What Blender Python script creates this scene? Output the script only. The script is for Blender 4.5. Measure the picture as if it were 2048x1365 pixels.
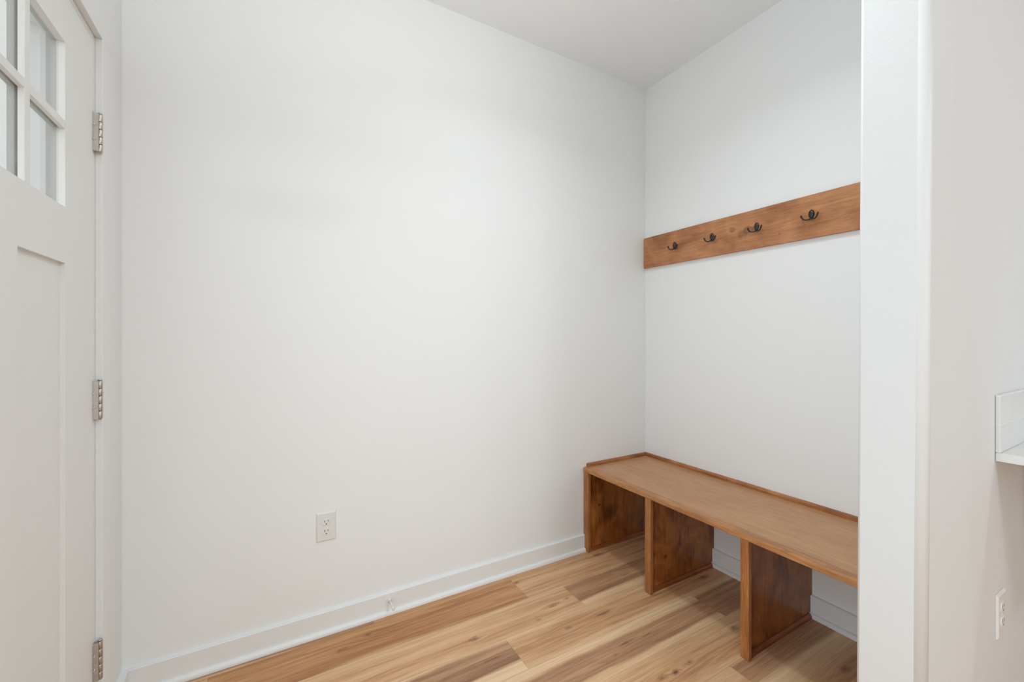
import bpy, bmesh, math, random
from mathutils import Vector, Matrix

# ------------------------------------------------------------------ scene, camera, light
for o in list(bpy.data.objects):
    bpy.data.objects.remove(o)
S = bpy.context.scene
C = S.collection
H = 1.2008                      # lens height
YAW = math.radians(29.85)       # turned from +Y towards +X

cam = bpy.data.cameras.new('camera')
cam.sensor_width = 36.0
cam.lens = 844.26 / 2048 * 36.0
cam.shift_y = (675.05 - 682.5) / 2048
cam.clip_start = 0.02
co = bpy.data.objects.new('camera', cam)
co.location = (0, 0, H)
co.rotation_euler = (math.pi / 2, 0, -YAW)
C.objects.link(co)
S.camera = co

S.view_settings.view_transform = 'Standard'
S.view_settings.look = 'None'
S.view_settings.gamma = 1.0
S.view_settings.use_curve_mapping = False
S.view_settings.exposure = 0.23

w = bpy.data.worlds.new('sky')
S.world = w
w.use_nodes = True
bg = w.node_tree.nodes['Background']
bg.inputs[0].default_value = (0.96, 0.98, 1.0, 1)
bg.inputs[1].default_value = 1.15


def area(name, loc, direction, sx, sy, power, color, shape='RECTANGLE', spread=180):
    l = bpy.data.lights.new(name, 'AREA')
    l.shape = shape
    l.size = sx
    l.size_y = sy
    l.energy = power
    l.color = color
    l.spread = math.radians(spread)
    o = bpy.data.objects.new(name, l)
    o.location = loc
    o.rotation_euler = Vector(direction).to_track_quat('-Z', 'Y').to_euler()
    C.objects.link(o)
    return o


DAY = (0.79, 0.92, 1.0)
LAMP = (0.85, 0.945, 1.0)
# fill light at an added, unseen sidelight next to the front door
area('sidelight_fill', (-0.415, 0.27, 1.05), (1, 0, 0), 0.32, 1.70, 10.5, DAY)
# fill light at an added rear window, unseen behind the lens
area('rear_window_fill', (1.1, -4.44, 1.45), (0, 1, 0.15), 2.7, 1.6, 27, DAY)
# out of frame: kitchen can; added fill lights over nook, living room and entry (upward)
area('nook_fill_light', (1.00, 0.85, 2.712), (0, 0, -1), 0.16, 0.16, 5, LAMP, 'DISK', 140)
area('kitchen_can_light', (2.35, -0.95, 2.712), (0, 0, -1), 0.16, 0.16, 8.5, LAMP, 'DISK')
area('living_fill_light', (1.0, -2.6, 2.700), (0, 0, -1), 0.50, 0.50, 29, LAMP, 'DISK')
area('entry_fill_uplight', (0.35, 0.6, 2.02), (0, 0, 1), 0.30, 0.30, 6.5, LAMP, 'DISK')

# ------------------------------------------------------------------ dimensions (metres)
CE = 2.743        # ceiling
YA = 1.8691       # long back wall
XB = 2.032        # wall behind the bench
XL = -0.428       # entrance wall
PX, PY1, PY2 = 1.212, 0.338, 0.460   # partition: end face, kitchen face, nook face
LEAN = 0.0056
X1, Y0 = 5.2, -4.5

# ------------------------------------------------------------------ node helpers


class NT:
    def __init__(self, name):
        self.m = bpy.data.materials.new(name)
        self.m.use_nodes = True
        self.t = self.m.node_tree
        self.b = self.t.nodes['Principled BSDF']

    def n(self, kind, **kw):
        nd = self.t.nodes.new(kind)
        for k, v in kw.items():
            setattr(nd, k, v)
        return nd

    def link(self, a, b):
        self.t.links.new(a, b)

    def put(self, sock, v):
        if isinstance(v, bpy.types.NodeSocket):
            self.link(v, sock)
        else:
            sock.default_value = v

    def math(self, op, a, b=0.0, c=0.0, clamp=False):
        nd = self.n('ShaderNodeMath', operation=op, use_clamp=clamp)
        self.put(nd.inputs[0], a)
        self.put(nd.inputs[1], b)
        self.put(nd.inputs[2], c)
        return nd.outputs[0]

    def vmul(self, v, s):
        nd = self.n('ShaderNodeVectorMath', operation='MULTIPLY')
        self.put(nd.inputs[0], v)
        nd.inputs[1].default_value = s
        return nd.outputs[0]

    def vadd(self, v, s):
        nd = self.n('ShaderNodeVectorMath', operation='ADD')
        self.put(nd.inputs[0], v)
        self.put(nd.inputs[1], s)
        return nd.outputs[0]

    def noise(self, v, scale=1.0, detail=3.0, rough=0.55, dist=0.0):
        nd = self.n('ShaderNodeTexNoise')
        self.put(nd.inputs['Vector'], v)
        nd.inputs['Scale'].default_value = scale
        nd.inputs['Detail'].default_value = detail
        nd.inputs['Roughness'].default_value = rough
        nd.inputs['Distortion'].default_value = dist
        return nd.outputs[0]

    def ramp(self, f, stops, interp='LINEAR'):
        nd = self.n('ShaderNodeValToRGB')
        cr = nd.color_ramp
        cr.interpolation = interp
        while len(cr.elements) < len(stops):
            cr.elements.new(0.5)
        for e, (p, c) in zip(cr.elements, stops):
            e.position = p
            e.color = (c[0], c[1], c[2], 1) if not isinstance(c, (int, float)) else (c, c, c, 1)
        self.put(nd.inputs[0], f)
        return nd.outputs[0]

    def mix(self, f, a, b, mode='MIX'):
        nd = self.n('ShaderNodeMix', data_type='RGBA', blend_type=mode)
        self.put(nd.inputs[0], f)
        for s, v in ((nd.inputs[6], a), (nd.inputs[7], b)):
            if isinstance(v, tuple):
                s.default_value = (v[0], v[1], v[2], 1)
            else:
                self.link(v, s)
        return nd.outputs[2]

    def bump(self, h, strength, dist):
        nd = self.n('ShaderNodeBump')
        self.put(nd.inputs['Height'], h)
        nd.inputs['Strength'].default_value = strength
        nd.inputs['Distance'].default_value = dist
        self.link(nd.outputs[0], self.b.inputs['Normal'])


def lin(r, g, b):
    f = lambda c: (c / 255 / 12.92) if c / 255 <= 0.04045 else ((c / 255 + 0.055) / 1.055) ** 2.4
    return (f(r), f(g), f(b))


def paint(name, col, rough=0.6, bump=0.0, bscale=(120, 120, 120)):
    k = NT(name)
    k.b.inputs['Base Color'].default_value = (*col, 1)
    k.b.inputs['Roughness'].default_value = rough
    if bump:
        tc = k.n('ShaderNodeTexCoord').outputs['Object']
        a = k.noise(k.vmul(tc, bscale), 1.0, 3, 0.6)
        k.bump(a, bump, 0.002)
    return k.m


def metal(name, col, rough):
    k = NT(name)
    k.b.inputs['Metallic'].default_value = 1
    tc = k.n('ShaderNodeTexCoord').outputs['Object']
    n = k.noise(k.vmul(tc, (300, 300, 900)), 1.0, 2)
    k.link(k.ramp(n, [(0.3, tuple(c * 0.85 for c in col)), (0.7, col)]), k.b.inputs['Base Color'])
    k.b.inputs['Roughness'].default_value = rough
    return k.m


def plain_glass(name):
    k = NT(name)
    t = k.t
    out = [n for n in t.nodes if n.type == 'OUTPUT_MATERIAL'][0]
    tr = k.n('ShaderNodeBsdfTransparent')
    tr.inputs[0].default_value = (0.97, 0.985, 0.98, 1)
    gl = k.n('ShaderNodeBsdfGlossy')
    gl.inputs['Roughness'].default_value = 0.02
    lw = k.n('ShaderNodeLayerWeight')
    lw.inputs[0].default_value = 0.5
    fac = k.math('MULTIPLY_ADD', k.math('POWER', lw.outputs['Facing'], 5.0), 0.9, 0.03)
    mx = k.n('ShaderNodeMixShader')
    k.link(fac, mx.inputs[0])
    k.link(tr.outputs[0], mx.inputs[1])
    k.link(gl.outputs[0], mx.inputs[2])
    k.link(mx.outputs[0], out.inputs['Surface'])
    return k.m


def wood(name, dark, mid, light, grain='Y', rough=0.38, knots=(), fleck=0.5, blotch=0.5, offset=(0, 0, 0), pore=0.5, cloud=0.0):
    """Stained timber: blotchy stain, long grain, pores; knots = [(u, v, radius)] on the face across the grain plane."""
    k = NT(name)
    tc = k.vadd(k.n('ShaderNodeTexCoord').outputs['Object'], offset)
    sep = k.n('ShaderNodeSeparateXYZ')
    k.link(tc, sep.inputs[0])
    ax = {'X': 0, 'Y': 1, 'Z': 2}[grain]

    def st(along, across):
        s = [across] * 3
        s[ax] = along
        return k.vmul(tc, tuple(s))
    big = k.noise(st(2.2, 9), 1.0, 4, 0.6, 0.6)          # blotchy stain
    blo = k.noise(st(7, 10), 1.0, 3, 0.55, 0.3)
    fig = k.noise(st(5, 70), 1.0, 5, 0.65, 1.2)          # figure
    fine = k.noise(st(14, 420), 1.0, 3, 0.6)             # fine grain
    f = k.math('ADD', k.math('MULTIPLY', big, 0.9 * blotch), k.math('MULTIPLY', blo, 0.7 * blotch))
    f = k.math('ADD', f, k.math('MULTIPLY', fig, 0.55))
    f = k.math('ADD', f, k.math('MULTIPLY', fine, fleck * 0.5))
    tot = 0.8 * blotch + 0.275 + fleck * 0.25
    if cloud:
        cl = k.noise(k.vmul(tc, (6.5, 6.5, 5)), 1.0, 3, 0.5, 1.4)
        f = k.math('ADD', f, k.math('MULTIPLY', cl, cloud))
        tot += cloud * 0.5
    f = k.math('ADD', k.math('MULTIPLY', k.math('SUBTRACT', f, tot), 1.5), 0.5, clamp=True)
    col = k.ramp(f, [(0.12, dark), (0.5, mid), (0.88, light)])
    por = k.noise(st(22, 700), 1.0, 2, 0.5)
    pm = k.ramp(por, [(0.30, 1.0), (0.40, 0.0)])
    col = k.mix(k.math('MULTIPLY', pm, pore), col, tuple(c * 0.55 for c in dark))
    # knots
    u, v = [a for i, a in enumerate(('X', 'Y', 'Z')) if True][ax], None
    for (pu, pv, r, depth, face) in knots:
        a, b = face
        wob = k.noise(k.vmul(tc, (38, 38, 38)), 1.0, 3, 0.6, 0.5)
        du = k.math('DIVIDE', k.math('SUBTRACT', sep.outputs[a], pu), r * 1.5)
        dv = k.math('DIVIDE', k.math('SUBTRACT', sep.outputs[b], pv), r)
        d = k.math('SQRT', k.math('ADD', k.math('MULTIPLY', du, du), k.math('MULTIPLY', dv, dv)))
        d = k.math('ADD', d, k.math('MULTIPLY', k.math('SUBTRACT', wob, 0.5), 1.1))
        m = k.ramp(d, [(0.0, 1.0), (0.35, 0.65), (0.55, 0.9), (0.72, 0.3), (1.0, 0.0)])
        col = k.mix(k.math('MULTIPLY', m, depth), col, tuple(c * 0.5 for c in dark))
    k.link(col, k.b.inputs['Base Color'])
    k.b.inputs['Roughness'].default_value = rough
    k.bump(k.math('SUBTRACT', fine, k.math('MULTIPLY', pm, 0.6)), 0.12, 0.0006)
    return k.m


# ------------------------------------------------------------------ materials
M = {}
M['wall'] = paint('wall_paint', (0.885, 0.883, 0.876), 0.62, 0.05, (160, 160, 420))
M['ceiling'] = paint('ceiling_paint', (0.905, 0.903, 0.893), 0.8, 0.08, (200, 200, 200))
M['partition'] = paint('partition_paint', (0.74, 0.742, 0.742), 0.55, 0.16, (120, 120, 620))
M['trim'] = paint('trim_paint', (0.86, 0.856, 0.846), 0.35, 0.03, (60, 60, 60))
M['door'] = paint('door_paint', (0.85, 0.843, 0.825), 0.42, 0.03, (90, 90, 400))
M['door_grey'] = paint('outer_door_paint', (0.50, 0.50, 0.49), 0.45, 0.03, (90, 90, 400))
M['plastic'] = paint('white_plastic', (0.80, 0.79, 0.77), 0.3, 0.02, (60, 60, 60))
M['dark'] = paint('slot_dark', (0.02, 0.018, 0.016), 0.6, 0.02, (60, 60, 60))
M['caulk'] = paint('siding_paint', (0.82, 0.82, 0.80), 0.6, 0.05, (80, 80, 80))
M['nickel'] = metal('brushed_nickel', (0.62, 0.58, 0.54), 0.36)
M['screw'] = metal('screw_steel', (0.75, 0.74, 0.72), 0.25)
M['bronze'] = paint('oil_rubbed_bronze', (0.018, 0.013, 0.010), 0.32, 0.05, (400, 400, 400))
M['glass'] = plain_glass('clear_glass')
M['concrete'] = paint('porch_concrete', (0.55, 0.54, 0.52), 0.8, 0.3, (30, 30, 30))

BD, BM_, BL = lin(138, 84, 47), lin(182, 122, 78), lin(210, 152, 104)
SY, SZ = (1, 2), (0, 1)
M['board'] = wood('stained_board', BD, BM_, BL, 'Y', 0.45, [
    (1.288, 1.738, 0.016, 0.55, (1, 2)), (1.205, 1.722, 0.024, 0.75, (1, 2)), (1.236, 1.708, 0.020, 0.55, (1, 2)),
    (0.74, 1.755, 0.012, 0.5, (1, 2)), (1.075, 1.779, 0.005, 0.7, (1, 2)), (1.06, 1.672, 0.005, 0.7, (1, 2)),
    (1.835, 1.640, 0.004, 0.6, (1, 2)), (1.475, 1.642, 0.004, 0.6, (1, 2))], 0.35, 0.45, (XB, (YA + PY2) / 2, 1.627), 0.35, 0.5)
M['seat'] = wood('stained_seat', lin(160, 110, 70), lin(190, 140, 97), lin(210, 163, 119), 'Y', 0.33, (), 0.45, 0.30, (3, 1, 0), 0.35)
M['nosing'] = wood('stained_nosing', lin(132, 82, 44), lin(180, 122, 74), lin(214, 158, 104), 'Y', 0.36, (), 0.9, 0.35, (1, 5, 2), 0.7)
M['stile'] = wood('stained_stile', lin(122, 72, 36), lin(168, 108, 60), lin(204, 144, 88), 'Z', 0.36, (), 0.9, 0.35, (4, 2, 2), 0.7)
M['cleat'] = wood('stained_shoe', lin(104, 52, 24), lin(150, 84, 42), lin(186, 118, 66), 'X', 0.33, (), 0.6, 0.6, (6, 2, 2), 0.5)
M['ledge_y'] = wood('stained_ledge_long', lin(110, 62, 30), lin(160, 98, 54), lin(200, 138, 86), 'Y', 0.33, (), 0.6, 0.7, (2, 2, 1), 0.5)
M['ledge_x'] = wood('stained_ledge_short', lin(110, 62, 30), lin(160, 98, 54), lin(200, 138, 86), 'X', 0.33, (), 0.6, 0.7, (7, 2, 1), 0.5)
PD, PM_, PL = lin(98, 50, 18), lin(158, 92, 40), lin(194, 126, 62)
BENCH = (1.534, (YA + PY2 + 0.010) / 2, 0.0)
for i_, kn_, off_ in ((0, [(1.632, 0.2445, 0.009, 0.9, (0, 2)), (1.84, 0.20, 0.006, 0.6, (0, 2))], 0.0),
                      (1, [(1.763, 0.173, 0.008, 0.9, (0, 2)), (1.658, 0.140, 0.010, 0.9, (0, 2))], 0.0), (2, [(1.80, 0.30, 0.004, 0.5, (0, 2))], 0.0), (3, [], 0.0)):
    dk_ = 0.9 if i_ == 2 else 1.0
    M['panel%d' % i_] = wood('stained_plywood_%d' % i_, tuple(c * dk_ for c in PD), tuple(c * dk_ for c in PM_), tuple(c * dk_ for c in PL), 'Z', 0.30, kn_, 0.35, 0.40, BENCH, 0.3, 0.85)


# ------------------------------------------------------------------ mesh helpers
def box(bm, lo, hi, bev=0.0, seg=2):
    b2 = bmesh.new()
    bmesh.ops.create_cube(b2, size=1)
    lo, hi = Vector(lo), Vector(hi)
    for v in b2.verts:
        v.co = Vector([(lo[i] + hi[i]) / 2 + v.co[i] * (hi[i] - lo[i]) for i in range(3)])
    if bev:
        bmesh.ops.bevel(b2, geom=b2.edges[:], offset=bev, segments=seg, profile=0.5, affect='EDGES')
    merge(bm, b2)


def merge(bm, b2):
    mp = {}
    for v in b2.verts:
        mp[v] = bm.verts.new(v.co)
    for f in b2.faces:
        nf = bm.faces.new([mp[v] for v in f.verts])
        nf.smooth = f.smooth
    b2.free()


def prism(bm, prof, a0, a1, mapf, smooth=False):
    """prof: 2D points (closed); extruded from a0 to a1; mapf(p, q, a) gives the 3D point."""
    r0 = [bm.verts.new(mapf(p, q, a0)) for p, q in prof]
    r1 = [bm.verts.new(mapf(p, q, a1)) for p, q in prof]
    n = len(prof)
    for i in range(n):
        f = bm.faces.new((r0[i], r0[(i + 1) % n], r1[(i + 1) % n], r1[i]))
        f.smooth = smooth
    bm.faces.new(r0[::-1])
    bm.faces.new(r1)


def quarter(w_, h_, n=6):
    """shoe moulding: foot w_ wide, h_ tall, back at p=0, convex front."""
    e = 0.18
    pts = [(0, 0), (w_, 0), (w_, h_ * e)]
    for i in range(1, n + 1):
        a = i / n * math.pi / 2
        pts.append((w_ * 0.25 + w_ * 0.75 * math.cos(a), h_ * e + h_ * (1 - e) * math.sin(a)))
    pts.append((0, h_))
    return pts


def tube(bm, pts, radii, seg=10):
    pts = [Vector(p) for p in pts]
    rings = []
    up = Vector((0.123, 0.31, 0.94)).normalized()
    for i, p in enumerate(pts):
        d = (pts[min(i + 1, len(pts) - 1)] - pts[max(i - 1, 0)]).normalized()
        a = d.cross(up).normalized()
        b = d.cross(a).normalized()
        r = radii[i] if isinstance(radii, (list, tuple)) else radii
        rings.append([bm.verts.new(p + (a * math.cos(t) + b * math.sin(t)) * r) for t in [2 * math.pi * j / seg for j in range(seg)]])
    for r0, r1 in zip(rings, rings[1:]):
        for j in range(seg):
            f = bm.faces.new((r0[j], r0[(j + 1) % seg], r1[(j + 1) % seg], r1[j]))
            f.smooth = True
    bm.faces.new(rings[0][::-1])
    bm.faces.new(rings[-1])


def grid(bm, us, vs, holes, d0, d1, mapf):
    """slab with rectangular openings; cells listed in holes are left open. mapf(u, v, d)."""
    cache = {}

    def V(i, j, k):
        if (i, j, k) not in cache:
            cache[(i, j, k)] = bm.verts.new(mapf(us[i], vs[j], (d0, d1)[k]))
        return cache[(i, j, k)]
    nu, nv = len(us) - 1, len(vs) - 1
    solid = lambda i, j: 0 <= i < nu and 0 <= j < nv and (i, j) not in holes
    for i in range(nu):
        for j in range(nv):
            if not solid(i, j):
                continue
            bm.faces.new((V(i, j, 0), V(i + 1, j, 0), V(i + 1, j + 1, 0), V(i, j + 1, 0)))
            bm.faces.new((V(i, j, 1), V(i, j + 1, 1), V(i + 1, j + 1, 1), V(i + 1, j, 1)))
            for di, dj, p, q in ((-1, 0, (i, j), (i, j + 1)), (1, 0, (i + 1, j), (i + 1, j + 1)), (0, -1, (i, j), (i + 1, j)), (0, 1, (i, j + 1), (i + 1, j + 1))):
                if not solid(i + di, j + dj):
                    bm.faces.new((V(*p, 0), V(*q, 0), V(*q, 1), V(*p, 1)))


def wloc(o):
    v = Vector((0, 0, 0))
    while o is not None:
        v += Vector(o.location)
        o = o.parent
    return v


def obj(name, bm, mat, parent=None, origin=None, smooth_angle=None):
    """bm is in world coordinates; origin = world point the object sits at (default: its parent's)."""
    bmesh.ops.recalc_face_normals(bm, faces=bm.faces)
    pl = wloc(parent)
    org = Vector(origin) if origin is not None else pl
    bmesh.ops.translate(bm, verts=bm.verts, vec=-org)
    me = bpy.data.meshes.new(name)
    bm.to_mesh(me)
    bm.free()
    me.materials.append(M[mat] if isinstance(mat, str) else mat)
    o = bpy.data.objects.new(name, me)
    C.objects.link(o)
    o.parent = parent
    o.location = org - pl
    return o


def thing(name, label, cat, loc, group=None):
    o = bpy.data.objects.new(name, None)
    o.empty_display_size = 0.05
    C.objects.link(o)
    o.location = loc
    o['label'] = label
    o['category'] = cat
    if group:
        o['group'] = group
    return o


def tag(o, label, cat, group=None):
    o['label'] = label
    o['category'] = cat
    if group:
        o['group'] = group
    return o


def struct(name, bm, mat, label, cat):
    o = obj(name, bm, mat)
    o['kind'] = 'structure'
    return tag(o, label, cat)


def copy_tree(o, parent, delta):
    c = o.copy()
    C.objects.link(c)
    c.parent = parent
    c.location = Vector(o.location) + Vector(delta)
    for ch in o.children:
        copy_tree(ch, c, (0, 0, 0))
    return c


B = bmesh.new

# ------------------------------------------------------------------ floor (planks run along X)
PW = 0.1765
YT = 1.8235
# row: joint x, then for the plank left / right of it: (heartwood, orange, pale low edge, pale high edge)
rows = {
    -1: (1.6, (0, .8, 0, 0), (0, .6, 0, 0)),
    0: (1.032, (.05, 1.0, 0, 0), (.10, .15, .10, .05)),
    1: (1.2246, (.10, .25, .12, .22), (.75, .1, .26, .06)),
    2: (0.8123, (1.0, 0, .30, .10), (.16, .22, .10, .16)),
    3: (1.700, (.92, .15, .16, .22), (.85, .1, .05, .1)),
    4: (2.15, (.12, .2, .12, .30), (.5, .1, .1, .1)),
    5: (1.456, (.25, .15, .1, .30), (.85, .05, .42, .05)),
    6: (0.75, (.5, .2, .2, .1), (.2, .3, .1, .1)),
    7: (1.3, (.2, .3, .1, .1), (.7, .1, .2, .1))}
rnd = random.Random(11)
fb = B()
l_at = [fb.faces.layers.float.new(nm) for nm in ('heart', 'orange', 'edge_low', 'edge_high')]
l_seed = fb.faces.layers.float.new('seed')
l_len = fb.faces.layers.float.new('plank_length')
uv = fb.loops.layers.uv.new('plank')
LEN = 1.22
k = -1
while YT - k * PW > Y0:
    y1 = min(YT - k * PW, YA + 0.10)
    y0 = YT - (k + 1) * PW
    ra = lambda: (rnd.choice((0.1, 0.2, 0.8)), rnd.uniform(0, .5), rnd.uniform(0, .3), rnd.uniform(0, .3))
    j0, ta, tb = rows.get(k, (rnd.uniform(0, 1.2), ra(), ra()))
    joints = [j0 + LEN * i for i in range(-4, 6)]
    for xa, xb in zip(joints, joints[1:]):
        xa2, xb2 = max(xa, XL - 0.12), min(xb, X1)
        if xb2 <= xa2:
            continue
        tone = ta if abs(xb - j0) < 1e-6 else tb if abs(xa - j0) < 1e-6 else ra()
        vs = [fb.verts.new((x, y, 0)) for x, y in ((xa2, y0), (xb2, y0), (xb2, y1), (xa2, y1))]
        f = fb.faces.new(vs)
        for l_, v_ in zip(l_at, tone):
            f[l_] = v_
        f[l_seed] = rnd.uniform(0, 50)
        f[l_len] = xb - xa
        for lp in f.loops:
            lp[uv].uv = (lp.vert.co.x - xa, lp.vert.co.y - y0)
    k += 1


def floor_mat():
    k = NT('oak_plank_floor')
    tc = k.n('ShaderNodeTexCoord').outputs['Object']
    at = lambda nm: k.n('ShaderNodeAttribute', attribute_name=nm).outputs['Fac']
    heart, orange, elo, ehi, seed, ln = [at(n_) for n_ in ('heart', 'orange', 'edge_low', 'edge_high', 'seed', 'plank_length')]
    M_ = k.math
    sep = k.n('ShaderNodeSeparateXYZ')
    k.link(tc, sep.inputs[0])
    X, Y = sep.outputs[0], sep.outputs[1]
    # grain runs round the knots
    kn, warp = [], None
    for (kx, ky, r, dep, asp) in KNOTS:
        dx, dy = M_('SUBTRACT', X, kx), M_('SUBTRACT', Y, ky)
        if asp < 4:
            ax, ay = M_('DIVIDE', dx, r * 5.5), M_('DIVIDE', dy, r * 1.9)
            g = M_('EXPONENT', M_('MULTIPLY', M_('ADD', M_('MULTIPLY', ax, ax), M_('MULTIPLY', ay, ay)), -1.0))
            wv = M_('MULTIPLY', M_('MULTIPLY', dy, g), -0.72)
            warp = wv if warp is None else M_('ADD', warp, wv)
        kn.append((dx, dy, r, dep, asp))
    yw = M_('ADD', Y, warp)
    cmb = k.n('ShaderNodeCombineXYZ')
    k.link(M_('ADD', X, seed), cmb.inputs[0])
    k.link(yw, cmb.inputs[1])
    k.link(M_('MULTIPLY', seed, 1.7), cmb.inputs[2])
    p = cmb.outputs[0]
    st = lambda a, b: k.vmul(p, (a, b, 1))
    band = k.noise(st(0.7, 15), 1.0, 2, 0.5, 0.4)
    mid = k.noise(st(1.8, 46), 1.0, 4, 0.6, 0.8)
    fig = k.noise(st(4.5, 150), 1.0, 5, 0.65, 1.0)
    fine = k.noise(st(14, 620), 1.0, 3, 0.6)
    var = M_('MULTIPLY', M_('SUBTRACT', band, 0.5), 0.9)
    var = M_('ADD', var, M_('MULTIPLY', M_('SUBTRACT', mid, 0.5), 1.0))
    var = M_('ADD', var, M_('MULTIPLY', M_('SUBTRACT', fig, 0.5), 0.85))
    var = M_('ADD', var, M_('MULTIPLY', M_('SUBTRACT', fine, 0.5), 0.40))
    f = M_('ADD', var, 0.5, clamp=True)
    tan = k.ramp(f, [(0.05, lin(242, 207, 166)), (0.42, lin(222, 177, 133)), (0.66, lin(200, 152, 109)), (0.95, lin(160, 114, 78))])
    org = k.ramp(f, [(0.05, lin(222, 174, 124)), (0.42, lin(200, 147, 99)), (0.66, lin(178, 123, 79)), (0.95, lin(136, 90, 56))])
    hrt = k.ramp(f, [(0.05, lin(208, 164, 124)), (0.42, lin(178, 135, 103)), (0.66, lin(152, 111, 83)), (0.95, lin(116, 82, 62))])
    col = k.mix(orange, tan, org)
    u = k.n('ShaderNodeUVMap', uv_map='plank')
    us = k.n('ShaderNodeSeparateXYZ')
    k.link(u.outputs[0], us.inputs[0])
    U, Vv = us.outputs[0], M_('DIVIDE', us.outputs[1], PW)
    wav = k.noise(st(1.3, 3), 1.0, 3, 0.55, 0.3)
    vv = M_('ADD', Vv, M_('MULTIPLY', M_('SUBTRACT', wav, 0.5), 0.35))
    vv = M_('ADD', vv, M_('MULTIPLY', M_('SUBTRACT', mid, 0.5), 0.10))
    sm = lambda v_, e, wd: k.ramp(M_('ADD', M_('DIVIDE', M_('SUBTRACT', v_, e), wd), 0.5), [(0.0, 0.0), (1.0, 1.0)], 'EASE')
    mlo = sm(vv, elo, 0.13)
    mhi = sm(M_('SUBTRACT', 1.0, vv), ehi, 0.13)
    hm = M_('MULTIPLY', M_('MULTIPLY', mlo, mhi), heart)
    col = k.mix(hm, col, hrt)
    pale = k.ramp(f, [(0.1, lin(244, 216, 180)), (0.6, lin(228, 192, 150)), (1.0, lin(206, 168, 126))])
    edge = M_('SUBTRACT', 1.0, M_('MULTIPLY', mlo, mhi))
    col = k.mix(M_('MULTIPLY', edge, M_('MULTIPLY_ADD', heart, 0.55, 0.30)), col, pale)
    # sparse dark mineral dashes, mostly in heartwood
    sk = k.noise(st(7, 120), 1.0, 3, 0.55, 1.0)
    smk = k.ramp(sk, [(0.67, 0.0), (0.76, 1.0)])
    col = k.mix(M_('MULTIPLY', smk, M_('MULTIPLY_ADD', hm, 0.5, 0.18)), col, lin(112, 80, 58))
    # knots and dashes where the photographed planks have them
    wob = k.noise(k.vmul(tc, (40, 110, 1)), 1.0, 4, 0.65, 0.8)
    wob = M_('MULTIPLY', M_('SUBTRACT', wob, 0.5), 2.2)
    for (dx, dy, r, dep, asp) in kn:
        du, dv = M_('DIVIDE', dx, r * asp), M_('DIVIDE', dy, r)
        d = M_('SQRT', M_('ADD', M_('MULTIPLY', du, du), M_('MULTIPLY', dv, dv)))
        d = M_('ADD', d, wob)
        m = k.ramp(d, [(0.0, 1.0), (0.22, 0.8), (0.38, 0.25), (0.55, 0.6), (0.8, 0.12), (1.25, 0.0)])
        col = k.mix(M_('MULTIPLY', m, dep), col, lin(104, 72, 50))
    # seams
    dv = M_('MINIMUM', us.outputs[1], M_('SUBTRACT', PW, us.outputs[1]))
    du = M_('MINIMUM', U, M_('SUBTRACT', ln, U))
    e = M_('MINIMUM', du, dv)
    seam = k.ramp(M_('MULTIPLY', e, 400), [(0.12, 1.0), (0.45, 0.0)])
    col = k.mix(M_('MULTIPLY', seam, 0.45), col, lin(120, 84, 56))
    k.link(col, k.b.inputs['Base Color'])
    k.b.inputs['Roughness'].default_value = 0.45
    k.b.inputs['Specular IOR Level'].default_value = 0.35
    k.bump(M_('SUBTRACT', fine, M_('MULTIPLY', seam, 1.5)), 0.10, 0.0008)
    return k.m


def on_floor(px, py):
    t = (px - 1024) / 844.26
    d = H * 844.26 / (py - 675.05)
    s, c = math.sin(YAW), math.cos(YAW)
    return d * (s + t * c), d * (c - t * s)


# measured once on the photograph, then fixed in metres
KNOTS = [(*on_floor(a_, b_), r_, d_, q_) for a_, b_, r_, d_, q_ in (
    (1033, 1166, .012, .8, 2), (1109, 1210, .013, .8, 3), (1133, 1198, .008, .6, 3), (948, 1279, .013, .8, 2.2), (1076, 1241, .008, .7, 3),
    (1137, 1257, .012, .75, 2.2), (1206, 1228, .013, .75, 3.5), (1407, 1155, .017, .8, 2.5), (1351, 1345, .014, .9, 2.2), (1325, 1356, .013, .7, 2.5),
    (1378, 1326, .010, .7, 3.5), (1468, 1257, .012, .7, 2), (735, 1270, .013, .75, 2), (683, 1301, .012, .8, 2.2), (1195, 1110, .014, .8, 2.5),
    (1172, 1116, .006, .7, 2), (1690, 1340, .016, .85, 2), (1225, 1106, .008, .5, 3),
    (1252, 1286, .006, .8, 8), (985, 1319, .006, .8, 9), (1296, 1269, .005, .7, 7), (1231, 1311, .006, .6, 4), (1000, 1200, .006, .5, 9), (1250, 1150, .006, .6, 7))]
M['floor'] = floor_mat()
struct('floor', fb, 'floor', 'honey oak plank floor with brown streaks and knots', 'floor')

# ------------------------------------------------------------------ ceiling and walls
b = B()
box(b, (XL - 0.15, Y0, CE), (X1, YA + 0.12, CE + 0.1))
struct('ceiling', b, 'ceiling', 'plain white painted ceiling over the entry nook', 'ceiling')

b = B()
box(b, (XL - 0.15, YA, -0.02), (XB + 0.12, YA + 0.12, CE))
struct('wall_back', b, 'wall', 'long plain white wall with an outlet near the floor', 'wall')

b = B()
box(b, (XB, PY2 - 0.05, -0.02), (XB + 0.12, YA, CE))
struct('wall_right', b, 'wall', 'white nook wall behind the bench and hook board', 'wall')

# entrance wall with door opening and, outside the frame, a hole for the added sidelight
b = B()
JY0, JY1, JZ = 0.665, 1.621, 2.0487
ys = [Y0, 0.06, 0.48, JY0, JY1, YA]
zs = [-0.02, 0.0, 0.12, 2.00, JZ, CE]
grid(b, ys, zs, {(1, 2), (3, 1), (3, 2), (3, 3)}, XL, XL - 0.14, lambda u, v, d: (d, u, v))
struct('wall_left', b, 'wall', 'white entrance wall around the front door', 'wall')

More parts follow.
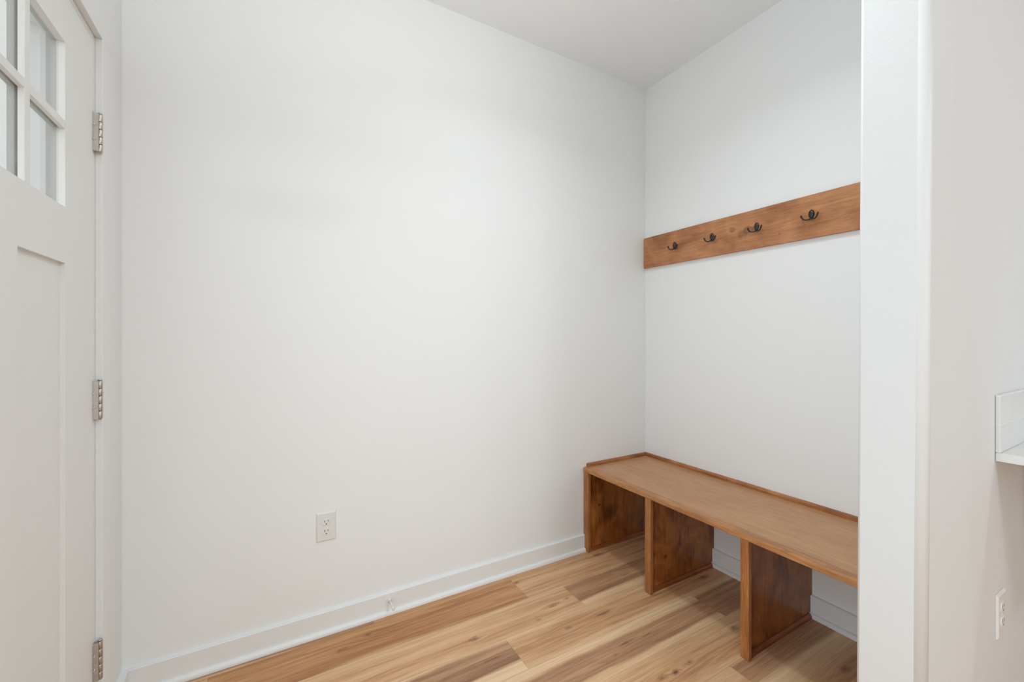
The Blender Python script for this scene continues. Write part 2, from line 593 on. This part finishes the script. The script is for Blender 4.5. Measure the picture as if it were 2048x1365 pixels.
# rear wall and kitchen wall, behind and beside the lens
b = B()
grid(b, [XL - 0.14, -0.3, 2.5, X1], [-0.02, 0.6, 2.3, CE], {(1, 1)}, Y0, Y0 - 0.14, lambda u, v, d: (u, d, v))
struct('wall_rear', b, 'wall', 'white rear wall with an added wide window behind the camera', 'wall')
b = B()
box(b, (X1, Y0 - 0.14, -0.02), (X1 + 0.12, PY2, CE))
struct('wall_kitchen', b, 'wall', 'white far kitchen wall beyond the counter', 'wall')

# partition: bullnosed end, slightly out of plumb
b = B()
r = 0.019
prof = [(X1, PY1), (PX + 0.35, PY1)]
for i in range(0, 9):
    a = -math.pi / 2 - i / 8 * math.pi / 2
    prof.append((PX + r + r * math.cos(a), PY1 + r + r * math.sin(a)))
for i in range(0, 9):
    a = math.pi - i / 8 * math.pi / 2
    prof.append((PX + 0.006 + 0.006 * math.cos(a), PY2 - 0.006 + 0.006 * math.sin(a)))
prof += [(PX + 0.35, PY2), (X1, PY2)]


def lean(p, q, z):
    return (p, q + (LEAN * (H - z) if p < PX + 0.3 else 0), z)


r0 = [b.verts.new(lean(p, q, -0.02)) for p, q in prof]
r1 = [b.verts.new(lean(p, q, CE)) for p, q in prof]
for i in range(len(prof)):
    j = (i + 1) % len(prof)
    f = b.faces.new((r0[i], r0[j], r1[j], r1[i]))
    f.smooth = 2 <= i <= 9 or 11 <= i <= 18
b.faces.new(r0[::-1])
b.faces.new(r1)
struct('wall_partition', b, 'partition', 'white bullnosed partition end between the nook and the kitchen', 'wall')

# added rear window, never in view: frame, mullion, two panes
b = B()
mp = lambda u, v, d: (u, Y0 - d, v)
grid(b, [-0.3, -0.25, 1.075, 1.125, 2.45, 2.5], [0.6, 0.65, 2.25, 2.3], {(1, 1), (3, 1)}, 0.05, 0.10, mp)
rw = struct('added_window_2', b, 'trim', 'added, unseen wide white framed window in the rear wall', 'window')
for a, c in ((-0.25, 1.075), (1.125, 2.45)):
    b = B()
    grid(b, [a, c], [0.65, 2.25], set(), 0.072, 0.078, mp)
    obj('window_pane', b, 'glass', rw)
# added sidelight beside the front door, never in view
b = B()
mp = lambda u, v, d: (XL - d, u, v)
grid(b, [0.06, 0.10, 0.44, 0.48], [0.12, 0.17, 1.95, 2.00], {(1, 1)}, 0.03, 0.09, mp)
sl = struct('added_window_1', b, 'trim', 'added, unseen narrow white framed sidelight beside the front door', 'window')
b = B()
grid(b, [0.10, 0.44], [0.17, 1.95], set(), 0.056, 0.062, mp)
obj('window_pane', b, 'glass', sl)

# ------------------------------------------------------------------ baseboards with shoe mouldings
BH, BT = 0.0894, 0.0142


def base_prof():
    return [(0, 0), (BT, 0), (BT, BH - 0.002), (BT - 0.002, BH), (0, BH)]


b = B()
prism(b, base_prof(), XL + 0.020, XB, lambda p, q, a: (a, YA - p, q))
bb = struct('baseboard_back', b, 'trim', 'white flat baseboard along the long back wall', 'baseboard')
b = B()
prism(b, quarter(0.0135, 0.0185), XL + 0.020, 1.556, lambda p, q, a: (a, YA - BT - p, q))
obj('shoe_molding', b, 'trim', bb)

b = B()
prism(b, base_prof(), PY2 + 0.01, YA - BT, lambda p, q, a: (XB - p, a, q))
bb = struct('baseboard_right', b, 'trim', 'white baseboard under the bench along the nook wall', 'baseboard')
b = B()
prism(b, quarter(0.0135, 0.0185), PY2 + 0.01, YA - BT, lambda p, q, a: (XB - BT - p, a, q))
obj('shoe_molding', b, 'trim', bb)

b = B()
prism(b, [(0, 0), (0.020, 0), (0.020, BH - 0.002), (0.018, BH), (0, BH)], 1.706, YA, lambda p, q, a: (XL + p, a, q))
struct('baseboard_left', b, 'trim', 'short white baseboard between door casing and corner', 'baseboard')

# ------------------------------------------------------------------ front door
b = B()
CT = 0.016
for lo, hi in (((XL, JY1, 0), (XL + CT, 1.706, JZ)), ((XL, JY0 - 0.085, 0), (XL + CT, JY0, JZ)), ((XL, JY0 - 0.085, JZ), (XL + CT, 1.706, JZ + 0.105))):
    box(b, lo, hi, 0.0012, 1)
struct('trim_1', b, 'trim', 'flat white casing around the front door', 'door casing')
b = B()
for lo, hi in (((XL - 0.14, 1.603, 0), (XL - 0.0006, JY1, JZ)), ((XL - 0.14, JY0, 0), (XL - 0.0006, 0.683, JZ)), ((XL - 0.14, 0.683, 2.034), (XL - 0.0006, 1.603, JZ)),
               ((XL - 0.10, 1.588, 0), (XL - 0.049, 1.6035, 2.034)), ((XL - 0.10, 0.6825, 0), (XL - 0.049, 0.698, 2.034)), ((XL - 0.10, 0.69, 2.02), (XL - 0.049, 1.60, 2.0345)),
               ((XL - 0.14, 0.683, 0), (XL - 0.0006, 1.603, 0.012))):
    box(b, lo, hi, 0.0008, 1)
struct('trim_2', b, 'trim', 'white jamb and stop inside the door casing', 'door jamb')

DY0, DY1, DZ0, DZ1 = 0.686, 1.600, 0.014, 2.031
door = bpy.data.objects.new('door_1', None)
door.empty_display_size = 0.1
C.objects.link(door)
door.location = (XL, DY1, 0)
door['kind'] = 'structure'
tag(door, 'white front door with six small panes over two recessed panels', 'door')
GY0, GY1, GZ0, GZ1 = 0.867, 1.419, 1.515, 1.913
PYs = [(0.865, 1.0885), (1.1975, 1.421)]
PZ0, PZ1 = 0.25, 1.380
b = B()
us = [DY0, 0.866, 1.0885, 1.1975, 1.420, DY1]
vs = [DZ0, PZ0, PZ1, GZ0, GZ1, DZ1]
D0, D1, D2, DG = XL, XL - 0.026, XL - 0.045, XL - 0.0155
grid(b, us, vs, {(1, 1), (3, 1), (1, 3), (2, 3), (3, 3)}, D0, DG, lambda u, v, d: (d, u, v))
obj('door_slab', b, 'door', door)
b = B()
grid(b, us, vs, {(1, 1), (3, 1), (1, 3), (2, 3), (3, 3)}, DG - 0.0002, D1, lambda u, v, d: (d, u, v))
grid(b, [DY0, 0.83, 1.456, DY1], [DZ0, 1.48, 1.95, DZ1], {(1, 1)}, D1 - 0.0002, D2, lambda u, v, d: (d, u, v))
ex = obj('exterior_skin', b, 'door_grey', door)
ex['label'] = 'grey outer side of the door'
for y0, y1 in ((0.866, 1.0885), (1.1975, 1.420)):
    b = B()
    box(b, (XL - 0.022, y0, PZ0), (XL - 0.0098, y1, PZ1))
    obj('recessed_panel', b, 'door', door)
# muntins: two uprights, one bar
cols = []
W3 = (GY1 - GY0 - 0.044) / 3
b = B()
for i in (1, 2):
    yv = GY0 + W3 * i + 0.022 * (i - 1)
    box(b, (XL - 0.0113, yv, GZ0), (XL - 0.0006, yv + 0.022, GZ1), 0.0012, 1)
box(b, (XL - 0.0111, GY0, 1.7035), (XL - 0.0008, GY1, 1.7245), 0.0012, 1)
obj('muntin_grille', b, 'door', door)
b = B()
for i in (1, 2):
    yv = GY0 + W3 * i + 0.022 * (i - 1)
    box(b, (XL - 0.026, yv + 0.0005, GZ0), (XL - 0.0157, yv + 0.0215, GZ1))
box(b, (XL - 0.0255, GY0, 1.704), (XL - 0.0159, GY1, 1.724))
obj('outer_muntin_grille', b, 'door_grey', door)
for i in range(3):
    yv = GY0 + (W3 + 0.022) * i
    for z0, z1 in ((GZ0, 1.7035), (1.7245, GZ1)):
        b = B()
        box(b, (XL - 0.0155, yv - 0.001, z0 - 0.001), (XL - 0.0115, yv + W3 + 0.001, z1 + 0.001))
        obj('window_pane', b, 'glass', door)

# hinges
HX, HY = -0.4155, 1.6118
hz0, hz1 = 1.7225, 1.8285
b = B()
box(b, (XL - 0.004, 1.6008, hz0), (HX, 1.6026, hz1), 0.0004, 1)
box(b, (XL - 0.0004, 1.6028, hz0), (XL + 0.0016, 1.6100, hz1), 0.0004, 1)
hinge = obj('hinge', b, 'nickel', door, (HX, HY, hz0))
hinge['label'] = 'brushed nickel butt hinge'
for i in range(5):
    seg = (hz1 - hz0) / 5
    b = B()
    z0 = hz0 + seg * i
    tube(b, [(HX, HY, z0 + 0.0005), (HX, HY, z0 + 0.0015), (HX, HY, z0 + seg - 0.0015), (HX, HY, z0 + seg - 0.0005)], [0.0060, 0.0066, 0.0066, 0.0060], 20)
    obj('knuckle', b, 'nickel', hinge, None if False else (HX, HY, hz0))
b = B()
tube(b, [(HX, HY, hz0 - 0.002), (HX, HY, hz1 + 0.001), (HX, HY, hz1 + 0.002), (HX, HY, hz1 + 0.0045)], [0.0035, 0.0035, 0.0058, 0.0050], 16)
obj('hinge_pin', b, 'nickel', hinge, (HX, HY, hz0))
for dz in (0.033, 0.073):
    b = B()
    tube(b, [(XL + 0.0035, 1.6009, hz0 + dz), (XL + 0.0035, 1.5988, hz0 + dz)], [0.0036, 0.0026], 12)
    s = obj('hinge_screw', b, 'screw', hinge, (HX, HY, hz0))
for z in (0.9715, 0.2375):
    copy_tree(hinge, door, (0, 0, z - hz0))

# ------------------------------------------------------------------ porch seen through the panes
b = B()
box(b, (-4.5, 2.30, -0.15), (XL - 0.16, 2.42, 3.2))
xs = XL - 0.25
while xs > -4.4:
    box(b, (xs - 0.02, 2.288, -0.1), (xs + 0.02, 2.301, 3.2), 0.002, 1)
    xs -= 0.30
struct('wall_porch', b, 'caulk', 'off-white vertical siding seen through the door panes', 'wall')
b = B()
box(b, (-8, -6, -0.20), (XL - 0.14, 2.30, -0.10))
struct('floor_porch', b, 'concrete', 'pale concrete porch outside the front door', 'floor')

# ------------------------------------------------------------------ built-in bench
FX = 1.534              # front plane of the face frame
ZS, ZN = 0.467, 0.444   # seat surface, underside of nosing
BR = PY2 + 0.010        # right end, at the partition
bench = thing('storage_bench', 'brown stained wooden bench with open shoe cubbies built into the nook', 'bench', BENCH)
b = B()
box(b, (1.571, BR, ZS - 0.019), (XB - 0.001, YA - 0.001, ZS), 0.0006, 1)
obj('seat', b, 'seat', bench)
b = B()
rr = 0.008
pr = [(1.572, ZN), (FX + 0.002, ZN), (FX, ZN + 0.002)]
for i in range(0, 7):
    a = math.pi - i / 6 * math.pi / 2
    pr.append((FX + rr + rr * math.cos(a), ZS + 0.0008 - rr + rr * math.sin(a)))
pr += [(1.572, ZS + 0.0008)]
prism(b, pr, BR, YA - 0.004, lambda p, q, a: (p, a, q))
nos = obj('front_nosing', b, 'nosing', bench)
b = B()
prism(b, quarter(0.0125, 0.019), BR, YA - 0.0005, lambda p, q, a: (XB - p - 0.0005, a, ZS + q))
obj('seat_edge_trim', b, 'ledge_y', bench)
b = B()
prism(b, quarter(0.0125, 0.019), 1.560, XB - 0.0125, lambda p, q, a: (a, YA - p - 0.0005, ZS + q))
obj('seat_edge_trim', b, 'ledge_x', bench)
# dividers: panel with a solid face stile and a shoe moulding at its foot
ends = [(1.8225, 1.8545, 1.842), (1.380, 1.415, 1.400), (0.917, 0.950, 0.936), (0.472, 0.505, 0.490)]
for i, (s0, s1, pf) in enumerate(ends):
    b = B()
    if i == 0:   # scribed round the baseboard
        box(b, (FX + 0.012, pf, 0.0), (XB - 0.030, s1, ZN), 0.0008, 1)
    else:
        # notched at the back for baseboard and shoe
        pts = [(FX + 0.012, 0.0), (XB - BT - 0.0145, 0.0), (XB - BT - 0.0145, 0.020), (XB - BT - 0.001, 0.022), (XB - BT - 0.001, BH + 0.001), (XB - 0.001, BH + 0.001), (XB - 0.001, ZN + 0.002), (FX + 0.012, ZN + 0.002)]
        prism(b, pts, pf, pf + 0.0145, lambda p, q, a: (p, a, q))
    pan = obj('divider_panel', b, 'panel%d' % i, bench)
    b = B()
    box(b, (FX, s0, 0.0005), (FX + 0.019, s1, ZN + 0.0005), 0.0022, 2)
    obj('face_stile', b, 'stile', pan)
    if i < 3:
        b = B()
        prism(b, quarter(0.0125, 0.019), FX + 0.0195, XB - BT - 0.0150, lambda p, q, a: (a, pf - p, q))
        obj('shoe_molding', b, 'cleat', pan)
# scribe strip between the first stile and the wall
b = B()
box(b, (FX + 0.003, 1.8550, BH + 0.002), (FX + 0.016, YA - 0.004, ZN), 0.001, 1)
obj('scribe_strip', b, 'stile', bench)

# ------------------------------------------------------------------ hook board
BX = XB - 0.019
rack = thing('coat_rack', 'stained wooden board with black double hooks mounted above the bench', 'coat rack', (XB, (YA + PY2) / 2, 1.627))
b = B()
box(b, (BX, PY2 + 0.006, 1.6273), (XB - 0.0005, YA - 0.004, 1.8122), 0.0008, 1)
obj('board', b, 'board', rack)


def make_hook(y):
    zt, zb = 1.7475, 1.7055
    b = B()
    # teardrop back plate, domed
    n, rings = 28, 6
    outline = []
    for i in range(n):
        a = 2 * math.pi * i / n
        cy, cz = math.sin(a), math.cos(a)
        wdt = 0.0118 if cz > 0 else 0.0118 - 0.0046 * (-cz) ** 0.8
        outline.append((wdt * cy, 0.021 * cz))
    prev = None
    zc = (zt + zb) / 2
    for k in range(rings + 1):
        s = 1 - (k / rings) ** 1.8 * 0.999
        d = 0.0015 + 0.0065 * math.sin(k / rings * math.pi / 2) if k else 0.0
        s = 1 if k <= 1 else s
        ring = [b.verts.new((BX - d, y + p * s, zc + q * s)) for p, q in outline]
        if prev:
            for i in range(n):
                f = b.faces.new((prev[i], prev[(i + 1) % n], ring[(i + 1) % n], ring[i]))
                f.smooth = True
        else:
            b.faces.new(ring)
        prev = ring
    b.faces.new(prev)
    hk = obj('coat_hook', b, 'bronze', rack, (BX, y, zc))
    hk['label'] = 'black double prong hook'
    for sgn in (1, -1):
        b = B()
        pts, rad = [], []
        ctrl = [(0.004, 0.001, 1.7105), (0.009, 0.007, 1.7062), (0.0125, 0.015, 1.7045), (0.0155, 0.0225, 1.7072), (0.0178, 0.0282, 1.7135), (0.019, 0.0312, 1.7205), (0.0192, 0.0322, 1.7250)]
        rr = [0.0034, 0.0032, 0.0029, 0.0028, 0.0032, 0.0038, 0.0038]
        # smooth
        for i in range(len(ctrl) - 1):
            for t in (0, 0.33, 0.67):
                p0 = ctrl[max(i - 1, 0)]
                p1, p2 = ctrl[i], ctrl[i + 1]
                p3 = ctrl[min(i + 2, len(ctrl) - 1)]
                q = [0.5 * (2 * p1[j] + (p2[j] - p0[j]) * t + (2 * p0[j] - 5 * p1[j] + 4 * p2[j] - p3[j]) * t * t + (3 * p1[j] - p0[j] - 3 * p2[j] + p3[j]) * t ** 3) for j in range(3)]
                pts.append((BX - q[0], y + sgn * q[1], q[2]))
                rad.append(rr[i] * (1 - t) + rr[i + 1] * t)
        e = ctrl[-1]
        for dz, rs in ((0, 1.0), (0.0018, 0.8), (0.0028, 0.35)):
            pts.append((BX - e[0], y + sgn * e[1], e[2] + dz))
            rad.append(rr[-1] * rs)
        tube(b, pts, rad, 12)
        obj('prong', b, 'bronze', hk, (BX, y, zc))
    for dz in (0.010, -0.010):
        b = B()
        d0 = 0.0068 if dz > 0 else 0.0070
        tube(b, [(BX - d0 + 0.002, y, zc + dz), (BX - d0 - 0.0008, y, zc + dz), (BX - d0 - 0.0012, y, zc + dz)], [0.0030, 0.0030, 0.0018], 14)
        obj('hook_screw', b, 'bronze', hk, (BX, y, zc))
    return hk


hook = make_hook(1.634)
for i in range(1, 5):
    copy_tree(hook, rack, (0, -0.2348 * i, 0))

# ------------------------------------------------------------------ duplex outlets


def outlet(label, place):
    """place(u, v, d): u across, v up, d out of the wall."""
    root = thing('wall_outlet', label, 'outlet', place(0, -0.0585, 0))
    b = B()
    hw, hh, t, bv = 0.0375, 0.0590, 0.0055, 0.0055
    lv = [(hw, hh, 0.0), (hw, hh, 0.0012), (hw - bv * 0.5, hh - bv * 0.5, t * 0.75), (hw - bv, hh - bv, t)]
    prev = None
    for (p, q, d) in lv:
        ring = [b.verts.new(place(u, v, d)) for u, v in ((-p, -q), (p, -q), (p, q), (-p, q))]
        if prev:
            for i in range(4):
                b.faces.new((prev[i], prev[(i + 1) % 4], ring[(i + 1) % 4], ring[i]))
        else:
            b.faces.new(ring)
        prev = ring
    b.faces.new(prev)
    obj('cover_plate', b, 'plastic', root)
    for s in (1, -1):
        vc = 0.0195 * s
        b = B()
        # round face with flattened top and bottom, in a shallow ring
        pts = []
        for i in range(32):
            a = 2 * math.pi * i / 32
            pts.append((0.0172 * math.cos(a), max(-0.0140, min(0.0140, 0.0172 * math.sin(a)))))
        prev = None
        for (sc, d) in ((1.0, t - 0.001), (1.0, t + 0.0012), (0.94, t + 0.0020)):
            ring = [b.verts.new(place(p * sc, vc + q * sc, d)) for p, q in pts]
            if prev:
                for i in range(32):
                    f = b.faces.new((prev[i], prev[(i + 1) % 32], ring[(i + 1) % 32], ring[i]))
            prev = ring
        b.faces.new(prev)
        rc = obj('receptacle', b, 'plastic', root)
        b = B()
        dd = t + 0.0022
        for u0, hgt in ((-0.0064, 0.0042), (0.0064, 0.0036)):
            vv = [b.verts.new(place(u0 + a * 0.0011, vc + 0.0040 + c * hgt, d)) for d in (t + 0.001, dd) for a, c in ((-1, -1), (1, -1), (1, 1), (-1, 1))]
            for q in ((0, 1, 2, 3), (4, 5, 6, 7), (0, 1, 5, 4), (1, 2, 6, 5), (2, 3, 7, 6), (3, 0, 4, 7)):
                b.faces.new([vv[i] for i in q])
        rg = []
        for d in (t + 0.001, dd):
            rg.append([b.verts.new(place(0.0024 * math.cos(a), vc - 0.0074 + 0.0024 * math.sin(a), d)) for a in [2 * math.pi * i / 14 for i in range(14)]])
        for i in range(14):
            b.faces.new((rg[0][i], rg[0][(i + 1) % 14], rg[1][(i + 1) % 14], rg[1][i]))
        b.faces.new(rg[0])
        b.faces.new(rg[1])
        obj('plug_slots', b, 'dark', rc)
    b = B()
    prev = None
    for sc, d in ((0.0026, t - 0.0005), (0.0026, t + 0.0004), (0.0018, t + 0.0009)):
        ring = [b.verts.new(place(sc * math.cos(a), sc * math.sin(a), d)) for a in [2 * math.pi * i / 14 for i in range(14)]]
        if prev:
            for i in range(14):
                b.faces.new((prev[i], prev[(i + 1) % 14], ring[(i + 1) % 14], ring[i]))
        prev = ring
    b.faces.new(prev)
    obj('cover_screw', b, 'plastic', root)
    return root


outlet('white duplex wall outlet low on the long back wall', lambda u, v, d: (0.1992 + u, YA - 0.0003 - d, 0.4305 + v))
outlet('white duplex wall outlet under the kitchen counter end, at the right edge', lambda u, v, d: (1.7300 + u, PY1 - 0.0003 - d, 0.4470 + v))

# ------------------------------------------------------------------ door stop
DSX, DSZ, DSY = 0.4502, 0.0600, YA - BT
ds = thing('door_stop', 'small white rigid door stop screwed to the baseboard', 'door stop', (DSX, DSY, DSZ))


def lathe_y(bm, prof, seg=20):
    prev = None
    for (rad, d) in prof:
        ring = [bm.verts.new((DSX + rad * math.cos(a), DSY - d, DSZ + rad * math.sin(a))) for a in [2 * math.pi * i / seg for i in range(seg)]]
        if prev:
            for i in range(seg):
                f = bm.faces.new((prev[i], prev[(i + 1) % seg], ring[(i + 1) % seg], ring[i]))
                f.smooth = True
        else:
            bm.faces.new(ring)
        prev = ring
    bm.faces.new(prev)


b = B()
lathe_y(b, [(0.0095, 0.0), (0.0095, 0.003), (0.0075, 0.007), (0.0050, 0.010)])
obj('base_flange', b, 'plastic', ds)
b = B()
lathe_y(b, [(0.0048, 0.009), (0.0040, 0.030), (0.0038, 0.060)])
obj('rod', b, 'plastic', ds)
b = B()
lathe_y(b, [(0.0050, 0.058), (0.0068, 0.060), (0.0072, 0.068), (0.0066, 0.072), (0.003, 0.0735)])
obj('bumper_tip', b, 'plastic', ds)

# ------------------------------------------------------------------ kitchen counter end
CX = 1.690


def quartz():
    k = NT('speckled_quartz')
    tc = k.n('ShaderNodeTexCoord').outputs['Object']
    v = k.n('ShaderNodeTexVoronoi')
    k.link(tc, v.inputs['Vector'])
    v.inputs['Scale'].default_value = 420
    m = k.ramp(v.outputs['Distance'], [(0.10, 1.0), (0.22, 0.0)])
    k.link(k.mix(k.math('MULTIPLY', m, 0.35), (0.80, 0.795, 0.785), (0.52, 0.50, 0.48)), k.b.inputs['Base Color'])
    k.b.inputs['Roughness'].default_value = 0.22
    return k.m


M['quartz'] = quartz()
ct = thing('countertop', 'white speckled countertop end overhanging the kitchen side of the partition', 'countertop', (CX, PY1, 0.868))
b = B()
box(b, (CX, PY1 - 0.62, 0.868), (3.9, PY1 - 0.0006, 0.8905), 0.002, 2)
obj('counter_slab', b, 'quartz', ct)
b = B()
box(b, (CX + 0.30, PY1 - 0.36, 0.862), (CX + 0.34, PY1 - 0.003, 0.868), 0.0008, 1)
box(b, (CX + 0.30, PY1 - 0.008, 0.62), (CX + 0.34, PY1 - 0.0008, 0.868), 0.0008, 1)
br = obj('support_bracket', b, 'bronze', ct)

bs = thing('tile_backsplash', 'white brick-tile backsplash with a bullnose edge above the countertop', 'backsplash', (CX, PY1, 0.8905))
b = B()
bz0, bz1 = 0.8905, 1.0455
box(b, (CX, PY1 - 0.0096, bz0 + 0.0002), (3.9, PY1 - 0.0004, bz1), 0.0022, 2)
def tile_mat():
    k = NT('glazed_brick_tile')
    tc = k.n('ShaderNodeTexCoord').outputs['Object']
    mp = k.n('ShaderNodeMapping')
    k.link(tc, mp.inputs[0])
    mp.inputs['Rotation'].default_value = (math.pi / 2, 0, 0)
    mp.inputs['Location'].default_value = (-0.012, 0.0, 0)
    br = k.n('ShaderNodeTexBrick')
    k.link(mp.outputs[0], br.inputs['Vector'])
    br.inputs['Scale'].default_value = 1.0
    br.inputs['Brick Width'].default_value = 0.152
    br.inputs['Row Height'].default_value = 0.0765
    br.inputs['Mortar Size'].default_value = 0.0016
    br.inputs['Mortar Smooth'].default_value = 0.3
    br.inputs['Color1'].default_value = (0.76, 0.755, 0.745, 1)
    br.inputs['Color2'].default_value = (0.78, 0.775, 0.765, 1)
    br.inputs['Mortar'].default_value = (0.86, 0.855, 0.85, 1)
    k.link(br.outputs['Color'], k.b.inputs['Base Color'])
    k.b.inputs['Roughness'].default_value = 0.12
    k.bump(k.math('SUBTRACT', 1.0, br.outputs['Fac']), 0.35, 0.0015)
    return k.m


M['tile'] = tile_mat()
obj('tile_field', b, 'tile', bs)

# ------------------------------------------------------------------ ceiling fittings out of frame; nook, living room and entry ones are added for fill
def ceiling_lamp(x, y, rad, label):
    t = thing('ceiling_light', label, 'ceiling light', (x, y, CE))
    b = B()
    seg = 40
    prof = [(rad + 0.02, CE - 0.0005), (rad + 0.02, CE - 0.020), (rad + 0.012, CE - 0.030), (rad, CE - 0.034), (rad, CE - 0.0005)]
    rings = [[b.verts.new((x + p * math.cos(a), y + p * math.sin(a), z)) for a in [2 * math.pi * i / seg for i in range(seg)]] for p, z in prof]
    for i in range(len(rings)):
        r0, r1 = rings[i], rings[(i + 1) % len(rings)]
        for j in range(seg):
            f = b.faces.new((r0[j], r0[(j + 1) % seg], r1[(j + 1) % seg], r1[j]))
    obj('trim_ring', b, 'trim', t)


ceiling_lamp(1.00, 0.85, 0.085, 'added, unseen round white fill light over the nook')  # added ring around the nook fill light
ceiling_lamp(2.35, -0.95, 0.085, 'round white recessed light on the kitchen ceiling')
ceiling_lamp(1.0, -2.6, 0.255, 'added, unseen wide round fill light on the living room ceiling')  # added ring around the living room fill light
pl_ = thing('added_pendant', 'added, unseen hanging bowl around the entry fill uplight', 'pendant light', (0.35, 0.6, CE))  # added bowl fitting, unseen, housing the upward fill light
b = B()
tube(b, [(0.35, 0.6, CE - 0.0005), (0.35, 0.6, CE - 0.02), (0.35, 0.6, CE - 0.025)], [0.06, 0.06, 0.05], 32)
obj('canopy', b, 'nickel', pl_)
b = B()
tube(b, [(0.35, 0.6, CE - 0.025), (0.35, 0.6, 2.00)], 0.005, 12)
obj('stem', b, 'nickel', pl_)
b = B()
tube(b, [(0.35, 0.6, 1.955), (0.35, 0.6, 1.962), (0.35, 0.6, 1.985), (0.35, 0.6, 2.012)], [0.05, 0.10, 0.145, 0.165], 40)
obj('bowl', b, 'trim', pl_)
